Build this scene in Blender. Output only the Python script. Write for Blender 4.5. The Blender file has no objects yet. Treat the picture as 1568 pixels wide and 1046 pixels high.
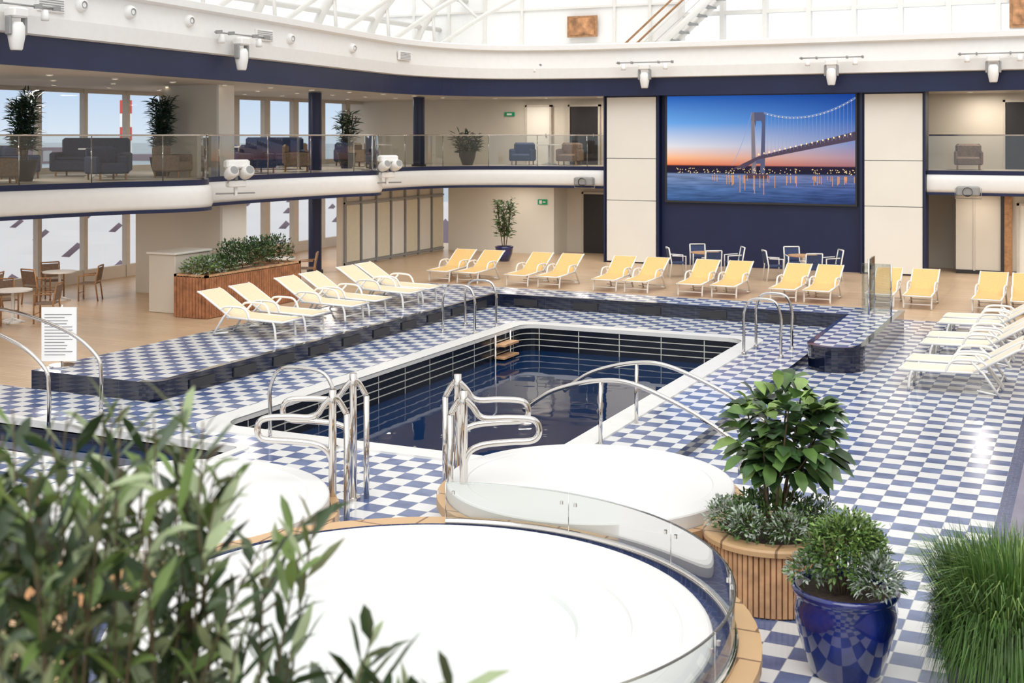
import bpy, math, random
from mathutils import Vector, Matrix
random.seed(7)
S=bpy.context.scene
R=random.random
def U(a,b): return a+(b-a)*random.random()

# ---------------------------------------------------------------- materials
def nm(name):
    m=bpy.data.materials.new(name); m.use_nodes=True
    nt=m.node_tree; b=nt.nodes['Principled BSDF']
    return m,nt,b
def mk(name,col,rough=.5,metal=0,var=.06,scale=6,emis=0,coat=0,bump=0,ecol=None):
    m,nt,b=nm(name)
    tc=nt.nodes.new('ShaderNodeTexCoord'); no=nt.nodes.new('ShaderNodeTexNoise')
    no.inputs['Scale'].default_value=scale; no.inputs['Detail'].default_value=3
    nt.links.new(tc.outputs['Object'],no.inputs['Vector'])
    r=nt.nodes.new('ShaderNodeValToRGB')
    r.color_ramp.elements[0].position=.3; r.color_ramp.elements[1].position=.7
    r.color_ramp.elements[0].color=[max(0,c*(1-var)) for c in col]+[1]
    r.color_ramp.elements[1].color=[min(1,c*(1+var)) for c in col]+[1]
    nt.links.new(no.outputs['Fac'],r.inputs['Fac']); nt.links.new(r.outputs['Color'],b.inputs['Base Color'])
    b.inputs['Roughness'].default_value=rough; b.inputs['Metallic'].default_value=metal
    b.inputs['Coat Weight'].default_value=coat
    if emis:
        b.inputs['Emission Color'].default_value=list(ecol or col)+[1]; b.inputs['Emission Strength'].default_value=emis
    if bump:
        bp=nt.nodes.new('ShaderNodeBump'); bp.inputs['Strength'].default_value=bump
        nt.links.new(no.outputs['Fac'],bp.inputs['Height']); nt.links.new(bp.outputs['Normal'],b.inputs['Normal'])
    return m
TS=.25
def mk_checker():
    m,nt,b=nm('checker_tile'); N=nt.nodes; L=nt.links
    tc=N.new('ShaderNodeTexCoord'); v=N.new('ShaderNodeVectorMath'); v.operation='MULTIPLY'; v.inputs[1].default_value=(1,1,0)
    v2=N.new('ShaderNodeVectorMath'); v2.operation='ADD'; v2.inputs[1].default_value=(50,50,.12)
    L.new(tc.outputs['Object'],v.inputs[0]); L.new(v.outputs[0],v2.inputs[0])
    ch=N.new('ShaderNodeTexChecker'); ch.inputs['Scale'].default_value=1/TS; L.new(v2.outputs[0],ch.inputs['Vector'])
    no=N.new('ShaderNodeTexNoise'); no.inputs['Scale'].default_value=2.6; no.inputs['Detail'].default_value=7
    L.new(tc.outputs['Object'],no.inputs['Vector'])
    r=N.new('ShaderNodeValToRGB'); r.color_ramp.elements[0].position=.32; r.color_ramp.elements[1].position=.7
    r.color_ramp.elements[0].color=(.070,.105,.24,1); r.color_ramp.elements[1].color=(.17,.225,.40,1)
    L.new(no.outputs['Fac'],r.inputs['Fac']); L.new(r.outputs['Color'],ch.inputs['Color1'])
    ch.inputs['Color2'].default_value=(.73,.74,.745,1)
    br=N.new('ShaderNodeTexBrick'); br.offset=0; br.inputs['Scale'].default_value=1
    br.inputs['Brick Width'].default_value=TS; br.inputs['Row Height'].default_value=TS; br.inputs['Mortar Size'].default_value=.003
    br.inputs['Mortar'].default_value=(.40,.40,.44,1); L.new(v2.outputs[0],br.inputs['Vector'])
    L.new(ch.outputs['Color'],br.inputs['Color1']); L.new(ch.outputs['Color'],br.inputs['Color2'])
    L.new(br.outputs['Color'],b.inputs['Base Color'])
    b.inputs['Roughness'].default_value=.14
    return m
def mk_brick(name,c1,c2,mort,w,h,ms,rough,mode='xy',off=.5,coat=0):
    m,nt,b=nm(name); N=nt.nodes; L=nt.links
    tc=N.new('ShaderNodeTexCoord'); sp=N.new('ShaderNodeSeparateXYZ'); cb=N.new('ShaderNodeCombineXYZ')
    L.new(tc.outputs['Object'],sp.inputs[0])
    if mode=='xy': L.new(sp.outputs[0],cb.inputs[0]); L.new(sp.outputs[1],cb.inputs[1])
    else:
        ad=N.new('ShaderNodeMath'); L.new(sp.outputs[0],ad.inputs[0]); L.new(sp.outputs[1],ad.inputs[1])
        L.new(ad.outputs[0],cb.inputs[0]); L.new(sp.outputs[2],cb.inputs[1])
    br=N.new('ShaderNodeTexBrick'); br.offset=off; br.inputs['Scale'].default_value=1
    L.new(cb.outputs[0],br.inputs['Vector'])
    br.inputs['Brick Width'].default_value=w; br.inputs['Row Height'].default_value=h; br.inputs['Mortar Size'].default_value=ms
    br.inputs['Color1'].default_value=c1+(1,); br.inputs['Color2'].default_value=c2+(1,); br.inputs['Mortar'].default_value=mort+(1,)
    no=N.new('ShaderNodeTexNoise'); no.inputs['Scale'].default_value=1.5; L.new(tc.outputs['Object'],no.inputs['Vector'])
    mx=N.new('ShaderNodeMixRGB'); mx.blend_type='MULTIPLY'; mx.inputs['Fac'].default_value=.25
    L.new(br.outputs['Color'],mx.inputs[1]); L.new(no.outputs['Fac'],mx.inputs[2]); L.new(mx.outputs[0],b.inputs['Base Color'])
    b.inputs['Roughness'].default_value=rough; b.inputs['Coat Weight'].default_value=coat
    return m
def mk_glass(name,tint,refl=.1,k=.9):
    m=bpy.data.materials.new(name); m.use_nodes=True; nt=m.node_tree; N=nt.nodes; L=nt.links
    N.remove(N['Principled BSDF']); o=N['Material Output']
    t=N.new('ShaderNodeBsdfTransparent'); t.inputs[0].default_value=tint+(1,)
    g=N.new('ShaderNodeBsdfGlossy'); g.inputs['Roughness'].default_value=.02
    f=N.new('ShaderNodeFresnel'); f.inputs[0].default_value=1.45
    mt=N.new('ShaderNodeMath'); mt.operation='MULTIPLY_ADD'; mt.inputs[1].default_value=k; mt.inputs[2].default_value=refl*.3
    L.new(f.outputs[0],mt.inputs[0]); mx=N.new('ShaderNodeMixShader'); L.new(mt.outputs[0],mx.inputs[0])
    L.new(t.outputs[0],mx.inputs[1]); L.new(g.outputs[0],mx.inputs[2]); L.new(mx.outputs[0],o.inputs[0])
    return m
M_check=mk_checker()
M_wood=mk_brick('deck_planks',(.66,.465,.295),(.74,.535,.35),(.38,.26,.16),2.4,.11,.006,.35,'xy')
M_navytile=mk_brick('navy_riser_tile',(.004,.007,.024),(.007,.011,.035),(.03,.038,.07),.6,.3,.005,.1,'wall',0,.6)
M_poolwall=mk_brick('pool_wall_tile',(.004,.007,.015),(.008,.012,.024),(.62,.62,.56),.9,.125,.010,.2,'wall',.0)
M_white=mk('white_paint',(.90,.895,.875),.45,var=.015)
M_truss=mk('truss_paint',(.80,.78,.74),.45,var=.02)
M_white2=mk('white_coping',(.74,.74,.73),.3,var=.03)
M_tub=mk('tub_acrylic',(.735,.735,.73),.4,var=.006)
M_tubin=mk('tub_basin',(.69,.715,.71),.3,var=.01,scale=2)
M_beige=mk('beige_wall',(.70,.645,.555),.6,var=.03,scale=1)
M_panel=mk('cream_panel',(.86,.83,.76),.5,var=.02,scale=1)
M_ceil=mk('gallery_ceiling',(.56,.505,.44),.6,var=.03,scale=1)
M_navy=mk('navy_paint',(.011,.018,.066),.4,var=.1,scale=1)
M_dark=mk('dark_trim',(.03,.028,.03),.4)
M_grey=mk('grey_plastic',(.32,.32,.32),.5)
M_steel=mk('polished_steel',(.68,.65,.62),.08,1,var=.03,scale=2)
M_sling=mk('yellow_sling',(.78,.50,.19),.7,var=.06,scale=30)
M_sling2=mk('cream_sling',(.80,.66,.45),.7,var=.05,scale=30)
M_sling3=mk('backlit_sling',(.80,.72,.58),.7,var=.05,scale=30)  # sling of the right-hand loungers, backlight put into its paler colour
M_frame=mk('white_powdercoat',(.84,.83,.80),.35,var=.01)
M_teak=mk('teak',(.42,.22,.10),.4,var=.25,scale=9)
M_teakL=mk_brick('teak_rim',(.58,.37,.19),(.66,.43,.23),(.22,.12,.06),.5,.5,.012,.4,'xy')
M_bluetile=mk_brick('blue_mosaic',(.05,.07,.17),(.07,.10,.22),(.12,.14,.26),.1,.1,.006,.2,'xy')
M_border=mk('slate_border',(.22,.20,.28),.4,var=.15,scale=3)
M_slat=mk('cedar_slat',(.40,.17,.08),.5,var=.3,scale=7)
M_slat2=mk('cedar_slat_light',(.58,.34,.18),.5,var=.25,scale=7)
M_pot=mk('cobalt_glaze',(.003,.011,.12),.06,var=.5,scale=5,coat=1)
M_soil=mk('soil',(.06,.04,.03),.9,var=.4,scale=30)
M_leafD=mk('leaf_dark',(.04,.085,.03),.35,var=.5,scale=5)
M_leafM=mk('leaf_mid',(.085,.165,.04),.4,var=.5,scale=5)
M_leafL=mk('leaf_light',(.20,.31,.08),.45,var=.4,scale=5)
M_leafS=mk('leaf_silver',(.36,.42,.36),.6,var=.3,scale=5)
M_palm=mk('palm_leaf',(.02,.05,.04),.4,var=.4,scale=5)
M_olive=mk('olive_leaf',(.04,.07,.028),.33,var=.5,scale=4)
M_olive2=mk('olive_leaf_pale',(.29,.35,.19),.45,var=.35,scale=4)
M_olive3=mk('olive_leaf_fresh',(.15,.23,.06),.4,var=.35,scale=4)
M_stem=mk('stem_bark',(.12,.09,.05),.8,var=.3,scale=20)
M_grass=mk('grass_blade',(.06,.14,.025),.5,var=.5,scale=4)
M_glass=mk_glass('clear_glass',(.93,.96,.95))
M_pane=mk_glass('window_glass',(.97,.98,.99),.05,.25)
M_rail=mk_glass('balustrade_glass',(.80,.83,.81),.25)
M_bluefab=mk('blue_upholstery',(.035,.055,.13),.8,var=.2,scale=20)
M_tanfab=mk('tan_upholstery',(.26,.18,.13),.8,var=.2,scale=20)
M_lamp=mk('lamp_glow',(1,.8,.55),.5,emis=5,ecol=(1,.86,.66))
M_green=mk('exit_green',(.0,.30,.13),.5,emis=.1)
M_yel=mk('roller_blind',(.80,.74,.58),.7,var=.03)
M_mull=mk('window_mullion',(.60,.545,.48),.5,var=.03)
M_red=mk('red_paint',(.6,.06,.04),.5)
M_quay=mk('quay_concrete',(.20,.19,.22),.8,var=.1,scale=.05)
M_tent=mk('tent_fabric',(.40,.40,.42),.7,var=.03,scale=.2)
M_purple=mk('mauve_wall',(.20,.15,.19),.7,var=.05)
M_tram=mk('terminal_band',(.06,.06,.07),.6)
M_pic=mk('painting_canvas',(.45,.22,.10),.6,var=.6,scale=3)
M_text=mk('printed_text',(.25,.25,.27),.7)
def mk_water():
    m,nt,b=nm('pool_water'); N=nt.nodes; L=nt.links
    tc=N.new('ShaderNodeTexCoord'); no=N.new('ShaderNodeTexNoise'); no.inputs['Scale'].default_value=1.1; no.inputs['Detail'].default_value=2
    L.new(tc.outputs['Object'],no.inputs['Vector'])
    bp=N.new('ShaderNodeBump'); bp.inputs['Strength'].default_value=.03; bp.inputs['Distance'].default_value=.2
    L.new(no.outputs['Fac'],bp.inputs['Height']); L.new(bp.outputs['Normal'],b.inputs['Normal'])
    b.inputs['Base Color'].default_value=(.003,.019,.066,1); b.inputs['Roughness'].default_value=.02; b.inputs['IOR'].default_value=1.36
    return m
M_water=mk_water()

# ---------------------------------------------------------------- mesh builder
def catmull(p,n=8,closed=False):
    p=[Vector(q) for q in p]; out=[]
    P=[p[0]*2-p[1]]+p+[p[-1]*2-p[-2]]
    for i in range(1,len(P)-2):
        a,b,c,d=P[i-1:i+3]
        for k in range(n):
            t=k/n
            out.append(.5*((2*b)+(c-a)*t+(2*a-5*b+4*c-d)*t*t+(3*b-a-3*c+d)*t**3))
    out.append(P[-2]); return out
class MB:
    def __init__(s): s.v=[];s.f=[];s.m=[];s.mats=[];s.sm=[]
    def mi(s,m):
        if m not in s.mats: s.mats.append(m)
        return s.mats.index(m)
    def add(s,vs,fs,m,smooth=False,T=None):
        o=len(s.v); k=s.mi(m)
        for v in vs:
            v=Vector(v); s.v.append(T@v if T else v)
        for f in fs: s.f.append([o+i for i in f]); s.m.append(k); s.sm.append(smooth)
    def box(s,x0,x1,y0,y1,z0,z1,m,T=None,mtop=None):
        vs=[(x0,y0,z0),(x1,y0,z0),(x1,y1,z0),(x0,y1,z0),(x0,y0,z1),(x1,y0,z1),(x1,y1,z1),(x0,y1,z1)]
        fs=[(0,3,2,1),(0,1,5,4),(1,2,6,5),(2,3,7,6),(3,0,4,7)]
        s.add(vs,fs,m,T=T); s.add(vs,[(4,5,6,7)],mtop or m,T=T)
    def bevbox(s,x0,x1,y0,y1,z0,z1,m,b=.03,T=None):
        def ring(i,z): return [(x0+i+b,y0+i,z),(x1-i-b,y0+i,z),(x1-i,y0+i+b,z),(x1-i,y1-i-b,z),(x1-i-b,y1-i,z),(x0+i+b,y1-i,z),(x0+i,y1-i-b,z),(x0+i,y0+i+b,z)]
        vs=ring(b,z0)+ring(0,z0+b)+ring(0,z1-b)+ring(b,z1)
        fs=[]
        for r in range(3):
            for i in range(8):
                j=(i+1)%8; fs.append((r*8+i,r*8+j,r*8+8+j,r*8+8+i))
        fs.append(tuple(range(24,32))); fs.append(tuple(range(7,-1,-1)))
        s.add(vs,fs,m,T=T)
    def prism(s,pts,z0,z1,mt,ms=None,mb=None):
        n=len(pts); vs=[(p[0],p[1],z0) for p in pts]+[(p[0],p[1],z1) for p in pts]
        s.add(vs,[tuple(range(n,2*n))],mt); s.add(vs,[tuple(range(n-1,-1,-1))],mb or ms or mt)
        s.add(vs,[(i,(i+1)%n,n+(i+1)%n,n+i) for i in range(n)],ms or mt)
    def lathe(s,prof,m,c=(0,0,0),seg=32,a0=0,a1=360,smooth=True,T=None):
        full=abs(a1-a0)>=359.9; n=seg if full else seg+1
        vs=[]
        for r,z in prof:
            for i in range(n):
                a=math.radians(a0+(a1-a0)*i/seg); vs.append((c[0]+r*math.cos(a),c[1]+r*math.sin(a),c[2]+z))
        fs=[]
        for k in range(len(prof)-1):
            for i in range(seg):
                j=(i+1)%n; fs.append((k*n+i,k*n+j,(k+1)*n+j,(k+1)*n+i))
        s.add(vs,fs,m,smooth,T)
    def cyl(s,x,y,z0,z1,r,m,r2=None,seg=16,T=None):
        r2=r if r2 is None else r2
        s.lathe([(0.0001,z0),(r,z0)],m,(x,y,0),seg,smooth=False,T=T); s.lathe([(r,z0),(r2,z1)],m,(x,y,0),seg,T=T); s.lathe([(r2,z1),(.0001,z1)],m,(x,y,0),seg,smooth=False,T=T)
    def tube(s,pts,r,m,seg=8,T=None,taper=1):
        pts=[Vector(p) for p in pts]; n=len(pts); vs=[]; up=None
        for i,p in enumerate(pts):
            t=(pts[min(i+1,n-1)]-pts[max(i-1,0)]).normalized()
            if up is None:
                up=Vector((0,0,1)) if abs(t.z)<.9 else Vector((1,0,0))
            x=t.cross(up)
            if x.length<1e-4: x=t.orthogonal()
            x.normalize(); y=x.cross(t).normalized(); up=y
            rr=r*(1+(taper-1)*i/(n-1))
            for k in range(seg):
                a=2*math.pi*k/seg; vs.append(p+x*math.cos(a)*rr+y*math.sin(a)*rr)
        fs=[(i*seg+k,i*seg+(k+1)%seg,(i+1)*seg+(k+1)%seg,(i+1)*seg+k) for i in range(n-1) for k in range(seg)]
        fs.append(tuple(range(seg-1,-1,-1))); fs.append(tuple((n-1)*seg+k for k in range(seg)))
        s.add(vs,fs,m,True,T)
    def ribbon(s,path,prof,m,smooth=False):
        n=len(path); vs=[]
        for i in range(n):
            a=Vector(path[max(i-1,0)][:2]); b=Vector(path[min(i+1,n-1)][:2]); t=(b-a).normalized(); nr=Vector((t.y,-t.x))
            for o,z in prof: vs.append((path[i][0]+nr.x*o,path[i][1]+nr.y*o,z))
        k=len(prof)
        s.add(vs,[(i*k+j,(i+1)*k+j,(i+1)*k+j+1,i*k+j+1) for i in range(n-1) for j in range(k-1)],m,smooth)
    def leaf(s,p,d,L,w,m,droop=.15,roll=None,wide=False):
        d=Vector(d).normalized(); p=Vector(p)
        up=Vector((0,0,1)); x=d.cross(up)
        if x.length<.05: x=Vector((1,0,0))
        x.normalize(); 
        if roll is None: roll=U(-.9,.9)
        x=Matrix.Rotation(roll,3,d)@x; nrm=x.cross(d).normalized()
        c=[p,p+d*L*.35-nrm*L*.02,p+d*L*.7-Vector((0,0,droop*L*.4)),p+d*L-Vector((0,0,droop*L))]
        k=.48 if wide else .38
        vs=[c[0],c[1]+x*w*.45+nrm*w*.12,c[1],c[1]-x*w*.45+nrm*w*.12,c[2]+x*w*k+nrm*w*.1,c[2],c[2]-x*w*k+nrm*w*.1,c[3]]
        s.add(vs,[(0,1,2),(0,2,3),(1,4,5,2),(2,5,6,3),(4,7,5),(5,7,6)],m,True)
    def obj(s,name,loc=(0,0,0),rot=0,parent=None,mesh_only=False):
        me=bpy.data.meshes.new(name); me.from_pydata([tuple(v) for v in s.v],[],s.f)
        for m in s.mats: me.materials.append(m)
        me.polygons.foreach_set('material_index',s.m); me.polygons.foreach_set('use_smooth',s.sm); me.update()
        if mesh_only: return me
        o=bpy.data.objects.new(name,me); S.collection.objects.link(o); o.location=loc; o.rotation_euler[2]=rot
        if parent: o.parent=parent
        return o
def inst(me,name,loc,rot=0):
    o=bpy.data.objects.new(name,me); S.collection.objects.link(o); o.location=loc; o.rotation_euler[2]=rot; return o
def rnd_dir(zmin=-1):
    while True:
        v=Vector((U(-1,1),U(-1,1),U(zmin,1)))
        if .1<v.length<1: return v.normalized()

# ---------------------------------------------------------------- floors & pool
LX=-12.9; LY=26.6; SR=-4.85; SZ=.16; LZ=.45
def slab(name,cells_x,cells_y,keep,z0,z1,mt,ms):
    b=MB(); nx=len(cells_x)-1; ny=len(cells_y)-1
    K=[[keep((cells_x[i]+cells_x[i+1])/2,(cells_y[j]+cells_y[j+1])/2) for j in range(ny)] for i in range(nx)]
    for i in range(nx):
        for j in range(ny):
            if not K[i][j]: continue
            x0,x1,y0,y1=cells_x[i],cells_x[i+1],cells_y[j],cells_y[j+1]
            b.add([(x0,y0,z1),(x1,y0,z1),(x1,y1,z1),(x0,y1,z1)],[(0,1,2,3)],mt)
            def nb(a,c): return 0<=a<nx and 0<=c<ny and K[a][c]
            if not nb(i-1,j): b.add([(x0,y0,z0),(x0,y1,z0),(x0,y1,z1),(x0,y0,z1)],[(0,1,2,3)],ms)
            if not nb(i+1,j): b.add([(x1,y0,z0),(x1,y1,z0),(x1,y1,z1),(x1,y0,z1)],[(0,1,2,3)],ms)
            if not nb(i,j-1): b.add([(x0,y0,z0),(x1,y0,z0),(x1,y0,z1),(x0,y0,z1)],[(0,1,2,3)],ms)
            if not nb(i,j+1): b.add([(x0,y1,z0),(x1,y1,z0),(x1,y1,z1),(x0,y1,z1)],[(0,1,2,3)],ms)
    return b.obj(name)
PX0,PX1,PY0,PY1=-11.05,-6.25,14.0,24.2
QX0,QX1,QY0,QY1=-15.5,-10.0,11.7,13.1
b=MB()
b.box(-28,-15.4,-3,43,-.2,0,M_wood); b.box(-15.4,4,27.8,43,-.2,0,M_wood); b.box(-.8,4,-3,27.8,-.2,0,M_wood)
b.box(-15.4,-.8,-3,8.4,-.2,-.005,M_wood)
b.obj('floor')
b=MB(); b.box(SR,-1.0,5.5,29.5,-.15,.005,M_check); b.box(-1.0,-.85,5.5,29.5,-.15,.006,M_bluetile); b.box(-.85,1.5,5.5,21,-.15,.005,M_border); b.obj('floor_tile_walkway')
G=.12
slab('floor_pool_surround',[-17.5,QX0-.05,LX,PX0-G,QX1+.05,PX1+G,SR],[8.4,QY0-.05,QY1+.05,PY0-G,14.8,PY1+G,LY],
     lambda x,y: not (PX0-G<x<PX1+G and PY0-G<y<PY1+G) and not (QX0-.05<x<QX1+.05 and QY0-.05<y<QY1+.05) and not (x<LX and y>14.8),-.2,SZ,M_check,M_navytile)
def arc(cx,cy,r,a0,a1,n=8): return [(cx+r*math.cos(math.radians(a0+(a1-a0)*i/n)),cy+r*math.sin(math.radians(a0+(a1-a0)*i/n))) for i in range(n+1)]
out=[(-15.4,14.8)]+arc(LX-.3,15.1,.3,-90,0)+[(LX,LY)]+[(-4.75,LY)]+arc(-4.25,22.85,.5,180,360,14)+[(-3.75,27.8),(-15.4,27.8)]
b=MB(); b.prism(out,-.1,LZ,M_check,M_navytile)
b.obj('raised_tile_ledge')
b=MB()
nos=out[1:-1]
b.ribbon(nos,[(.0,LZ-.06),(.02,LZ-.05),(.02,LZ+.004),(-.10,LZ+.006)],M_navytile)
b.obj('trim_ledge_nosing')
b=MB()
for y in [15.6+1.1*i for i in range(10)]: b.box(LX-.01,LX+.025,y,y+.6,.21,.36,M_dark)
for x in [-12.4+1.5*i for i in range(5)]: b.box(x,x+.6,LY-.025,LY+.01,.21,.36,M_dark)
b.obj('trim_riser_vents')
def frame(b,x0,x1,y0,y1,w,z0,z1,m,rr=.35):
    inn=arc(x1-rr,y1-rr,rr,0,90,6)+arc(x0+rr,y1-rr,rr,90,180,6)+arc(x0+rr,y0+rr,rr,180,270,6)+arc(x1-rr,y0+rr,rr,270,360,6)
    R2=rr+.05
    ou=arc(x1+w-R2,y1+w-R2,R2,0,90,6)+arc(x0-w+R2,y1+w-R2,R2,90,180,6)+arc(x0-w+R2,y0-w+R2,R2,180,270,6)+arc(x1+w-R2,y0-w+R2,R2,270,360,6)
    n=len(inn)
    vs=[(p[0],p[1],z0) for p in inn]+[(p[0],p[1],z1-.02) for p in inn]+[(p[0]*.996+ (x0+x1)/2*.004,p[1],z1) for p in inn]+[(p[0],p[1],z1) for p in ou]+[(p[0],p[1],z0) for p in ou]
    fs=[]
    for k in range(4):
        for i in range(n): fs.append((k*n+i,k*n+(i+1)%n,(k+1)*n+(i+1)%n,(k+1)*n+i))
    b.add(vs,fs,m)
    return inn
b=MB()
inn=frame(b,PX0,PX1,PY0,PY1,.34,SZ-.06,SZ+.03,M_white2)
n=len(inn)
b.add([(p[0],p[1],-1.7) for p in inn]+[(p[0],p[1],SZ-.05) for p in inn],[(i,(i+1)%n,n+(i+1)%n,n+i) for i in range(n)],M_poolwall)
b.add([(p[0],p[1],-1.7) for p in inn],[tuple(range(n))],M_navytile)
b.obj('swimming_pool')
b=MB(); b.add([(p[0],p[1],-.36) for p in inn],[tuple(range(n))],M_water); b.obj('pool_water')
b=MB(); inn=frame(b,QX0,QX1,QY0,QY1,.12,SZ-.1,SZ+.02,M_white2,.1); n=len(inn)
b.add([(p[0],p[1],-.6) for p in inn]+[(p[0],p[1],SZ-.08) for p in inn],[(i,(i+1)%n,n+(i+1)%n,n+i) for i in range(n)],M_navytile)
b.add([(p[0],p[1],-.05) for p in inn],[tuple(range(n))],M_water)
b.obj('splash_pool')
b=MB()
for z in(-.05,-.3): b.box(PX0+.02,PX0+.25,22.7,23.4,z-.02,z+.02,M_slat2)
for y in (22.7,23.4): b.tube([(PX0+.05,y,SZ),(PX0+.05,y,-1.2)],.02,M_steel)
b.obj('pool_ladder')

# ---------------------------------------------------------------- hoops & rails
def hoop(name,x0,x1,ys,h,z=SZ):
    b=MB()
    for y in ys:
        m=(x0+x1)/2
        p=[(x0,y,z),(x0,y,z+h*.4),(x0,y,z+h*.7),(x0+(m-x0)*.3,y,z+h*.95),(m,y,z+h),(x1+(m-x1)*.3,y,z+h*.95),(x1,y,z+h*.7),(x1,y,z+h*.4),(x1,y,z)]
        b.tube(catmull(p,5),.026,M_steel)
        for x in (x0,x1): b.cyl(x,y,z,z+.04,.05,M_steel)
    return b.obj(name)
hoop('pool_grab_rail',-12.15,-11.42,(22.6,23.6),.98,SZ)
hoop('pool_grab_rail.001',-5.88,-5.2,(22.6,23.5),1.05,SZ)
hoop('pool_grab_rail.002',-9.9,-8.9,(13.6,),1.0)
b=MB()
for y0 in (15.2,16.6):
    b.tube([(-5.85,y0,SZ),(-5.85,y0,.99)],.028,M_steel)
    b.tube(catmull([(-6.95,y0,.52),(-6.75,y0,.68),(-6.45,y0,.85),(-5.9,y0,1.0),(-5.4,y0,1.0),(-4.7,y0,.75),(-4.15,y0,.45),(-4.02,y0,.3),(-4.0,y0,0)],6),.031,M_steel)
b.obj('stair_handrail')
b=MB()
for y0 in (13.9,12.9):
    b.tube(catmull([(-13.1,y0,SZ),(-13.1,y0,.7),(-13.2,y0,1.0),(-13.8,y0,1.32),(-15,y0,1.55),(-16.3,y0,1.5),(-16.7,y0,1.2),(-16.75,y0,.14)],6),.028,M_steel)
b.obj('stair_handrail.001')
FW=Vector((-.4242,.9056,0)); RT=Vector((.9056,.4242,0))
def C(lat,dep,z): v=FW*dep+RT*lat; return Vector((v.x,v.y,z))
def tubrail(name,lat,dep,sgn):
    b=MB()
    for k,(dl,dd) in enumerate(((0,0),(-.10*sgn,.9))):
        L=lat+dl; D=dep+dd; e=.78*sgn
        b.tube([C(L,D,SZ-.02),C(L,D,1.42),C(L,D,1.56)],.042,M_steel,10)
        b.cyl(C(L,D,0).x,C(L,D,0).y,SZ,SZ+.03,.08,M_steel)
        b.tube([C(L-.14*sgn,D+.05,SZ-.02),C(L-.14*sgn,D+.05,1.3)],.033,M_steel,10)
        b.tube(catmull([C(L-.14*sgn,D+.05,1.3),C(L-.06*sgn,D+.03,1.44),C(L,D,1.48),C(L+.09*sgn,D,1.40),C(L+.2*sgn,D,1.28),C(L+e*.6,D,1.28),C(L+e*.92,D,1.26),C(L+e,D,1.15),C(L+e*.92,D,1.05),C(L+e*.6,D,1.03),C(L+.2*sgn,D,1.0),C(L+.06*sgn,D,.93),C(L,D,.8)],5),.033,M_steel,10)
    return b.obj(name)
tubrail('hot_tub_handrail',-1.86,12.95,-1)
tubrail('hot_tub_handrail.001',-.50,12.9,1)

# ---------------------------------------------------------------- hot tubs
def tub(name,cx,cy,r,z,deep,wood=.22,strip=.12):
    b=MB(); ro=r+strip+wood; zw=z-.04 if deep else z-.14
    b.lathe([(ro-.06,-.1),(ro-.06,zw-.12)],M_slat2,(cx,cy,0),72)
    b.lathe([(ro-.06,zw-.12),(ro,zw-.1),(ro,zw),(r+strip,zw)],M_teakL,(cx,cy,0),72,smooth=False)
    if strip>.05: b.lathe([(r+strip,zw),(r+strip,z-.10),(r,z-.10)],M_bluetile,(cx,cy,0),72,smooth=False)
    prof=[(r,z-.18),(r,z-.02),(r-.01,z-.007),(r-.03,z),(r-.20,z+.004),(r-.215,z-.002)]
    if deep:
        prof+=[(r-.225,z-.018),(r-.58,z-.022),(r-.59,z-.05),(r-.98,z-.06)]
        b.lathe([(r-.98,z-.06),(r-1.0,z-.10),(r-1.5,z-.12),(.001,z-.13)],M_tubin,(cx,cy,0),96,smooth=False)
    else: prof+=[(r-.225,z-.016),(r-.5,z-.018),(.001,z-.02)]
    b.lathe(prof,M_tub,(cx,cy,0),96,smooth=False)
    return b.obj(name)
T1=(-4.62,8.10); T2=(-4.82,12.2); T3=(-8.29,9.81)
tub('hot_tub',T1[0],T1[1],2.22,.62,True,.2,.14)
tub('hot_tub.001',T2[0],T2[1],1.50,.60,False,.09,.01)
tub('hot_tub.002',T3[0],T3[1],1.52,.60,False,.09,.01)
b=MB(); g0,g1=-62,112
b.lathe([(2.37,.585),(2.37,.96)],M_rail,(T1[0],T1[1],0),60,g0,g1)
b.lathe([(2.36,.957),(2.38,.957),(2.38,.963),(2.36,.963),(2.36,.957)],M_glass,(T1[0],T1[1],0),60,g0,g1)
b.lathe([(2.345,.585),(2.345,.62),(2.395,.62),(2.395,.585)],M_steel,(T1[0],T1[1],0),60,g0,g1)
for a in range(g0,g1+1,29):
    ra=math.radians(a); x=T1[0]+2.37*math.cos(ra); y=T1[1]+2.37*math.sin(ra)
    b.tube([(x,y,.6),(x,y,.96)],.004,M_steel,6)
    for da in(-.03,.03):
        b.cyl(T1[0]+2.37*math.cos(ra+da),T1[1]+2.37*math.sin(ra+da),.85,.88,.016,M_steel,seg=8)
b.obj('curved_glass_balustrade')
b=MB(); T=Matrix.Translation(C(-1.22,12.5,0))@Matrix.Rotation(math.radians(25.1),4,'Z')
b.box(-.45,.45,-.5,.1,0,.3,M_white2,T); b.box(-.45,.45,-.75,-.5,0,.45,M_white2,T); b.obj('hot_tub_steps')

# ---------------------------------------------------------------- architecture
bal=[(-24.0,6,0),(-22.6,11,0),(-21.4,16,0),(-20.7,19,0),(-20.0,21.4,0),(-19.2,23.0,0),(-19.25,23.9,0),(-20.1,24.8,0),(-20.1,27.5,0),(-19.6,30.6,0),(-19.3,31.4,0),(-19.5,32.1,0),(-20.4,32.8,0),(-20.5,35.5,0),(-19.8,37.4,0),(-18.2,38.5,0),(-16.3,39.0,0),(-14.8,39.1,0)]
bal=[(p.x,p.y) for p in catmull(bal,6)]
balR=[(-4.6,39.1),(-1,39.1),(4.5,39.1)]
bnd=[(-17.4,2,0),(-17.6,8,0),(-17.8,14,0),(-18.2,20,0),(-18.8,26,0),(-19.4,31,0),(-19.6,33.6,0),(-19.1,36,0),(-17.8,37.6,0),(-15.5,38.3,0),(-12,38.45,0),(-6,38.4,0),(0,38.2,0),(4.5,38.0,0)]
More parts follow.
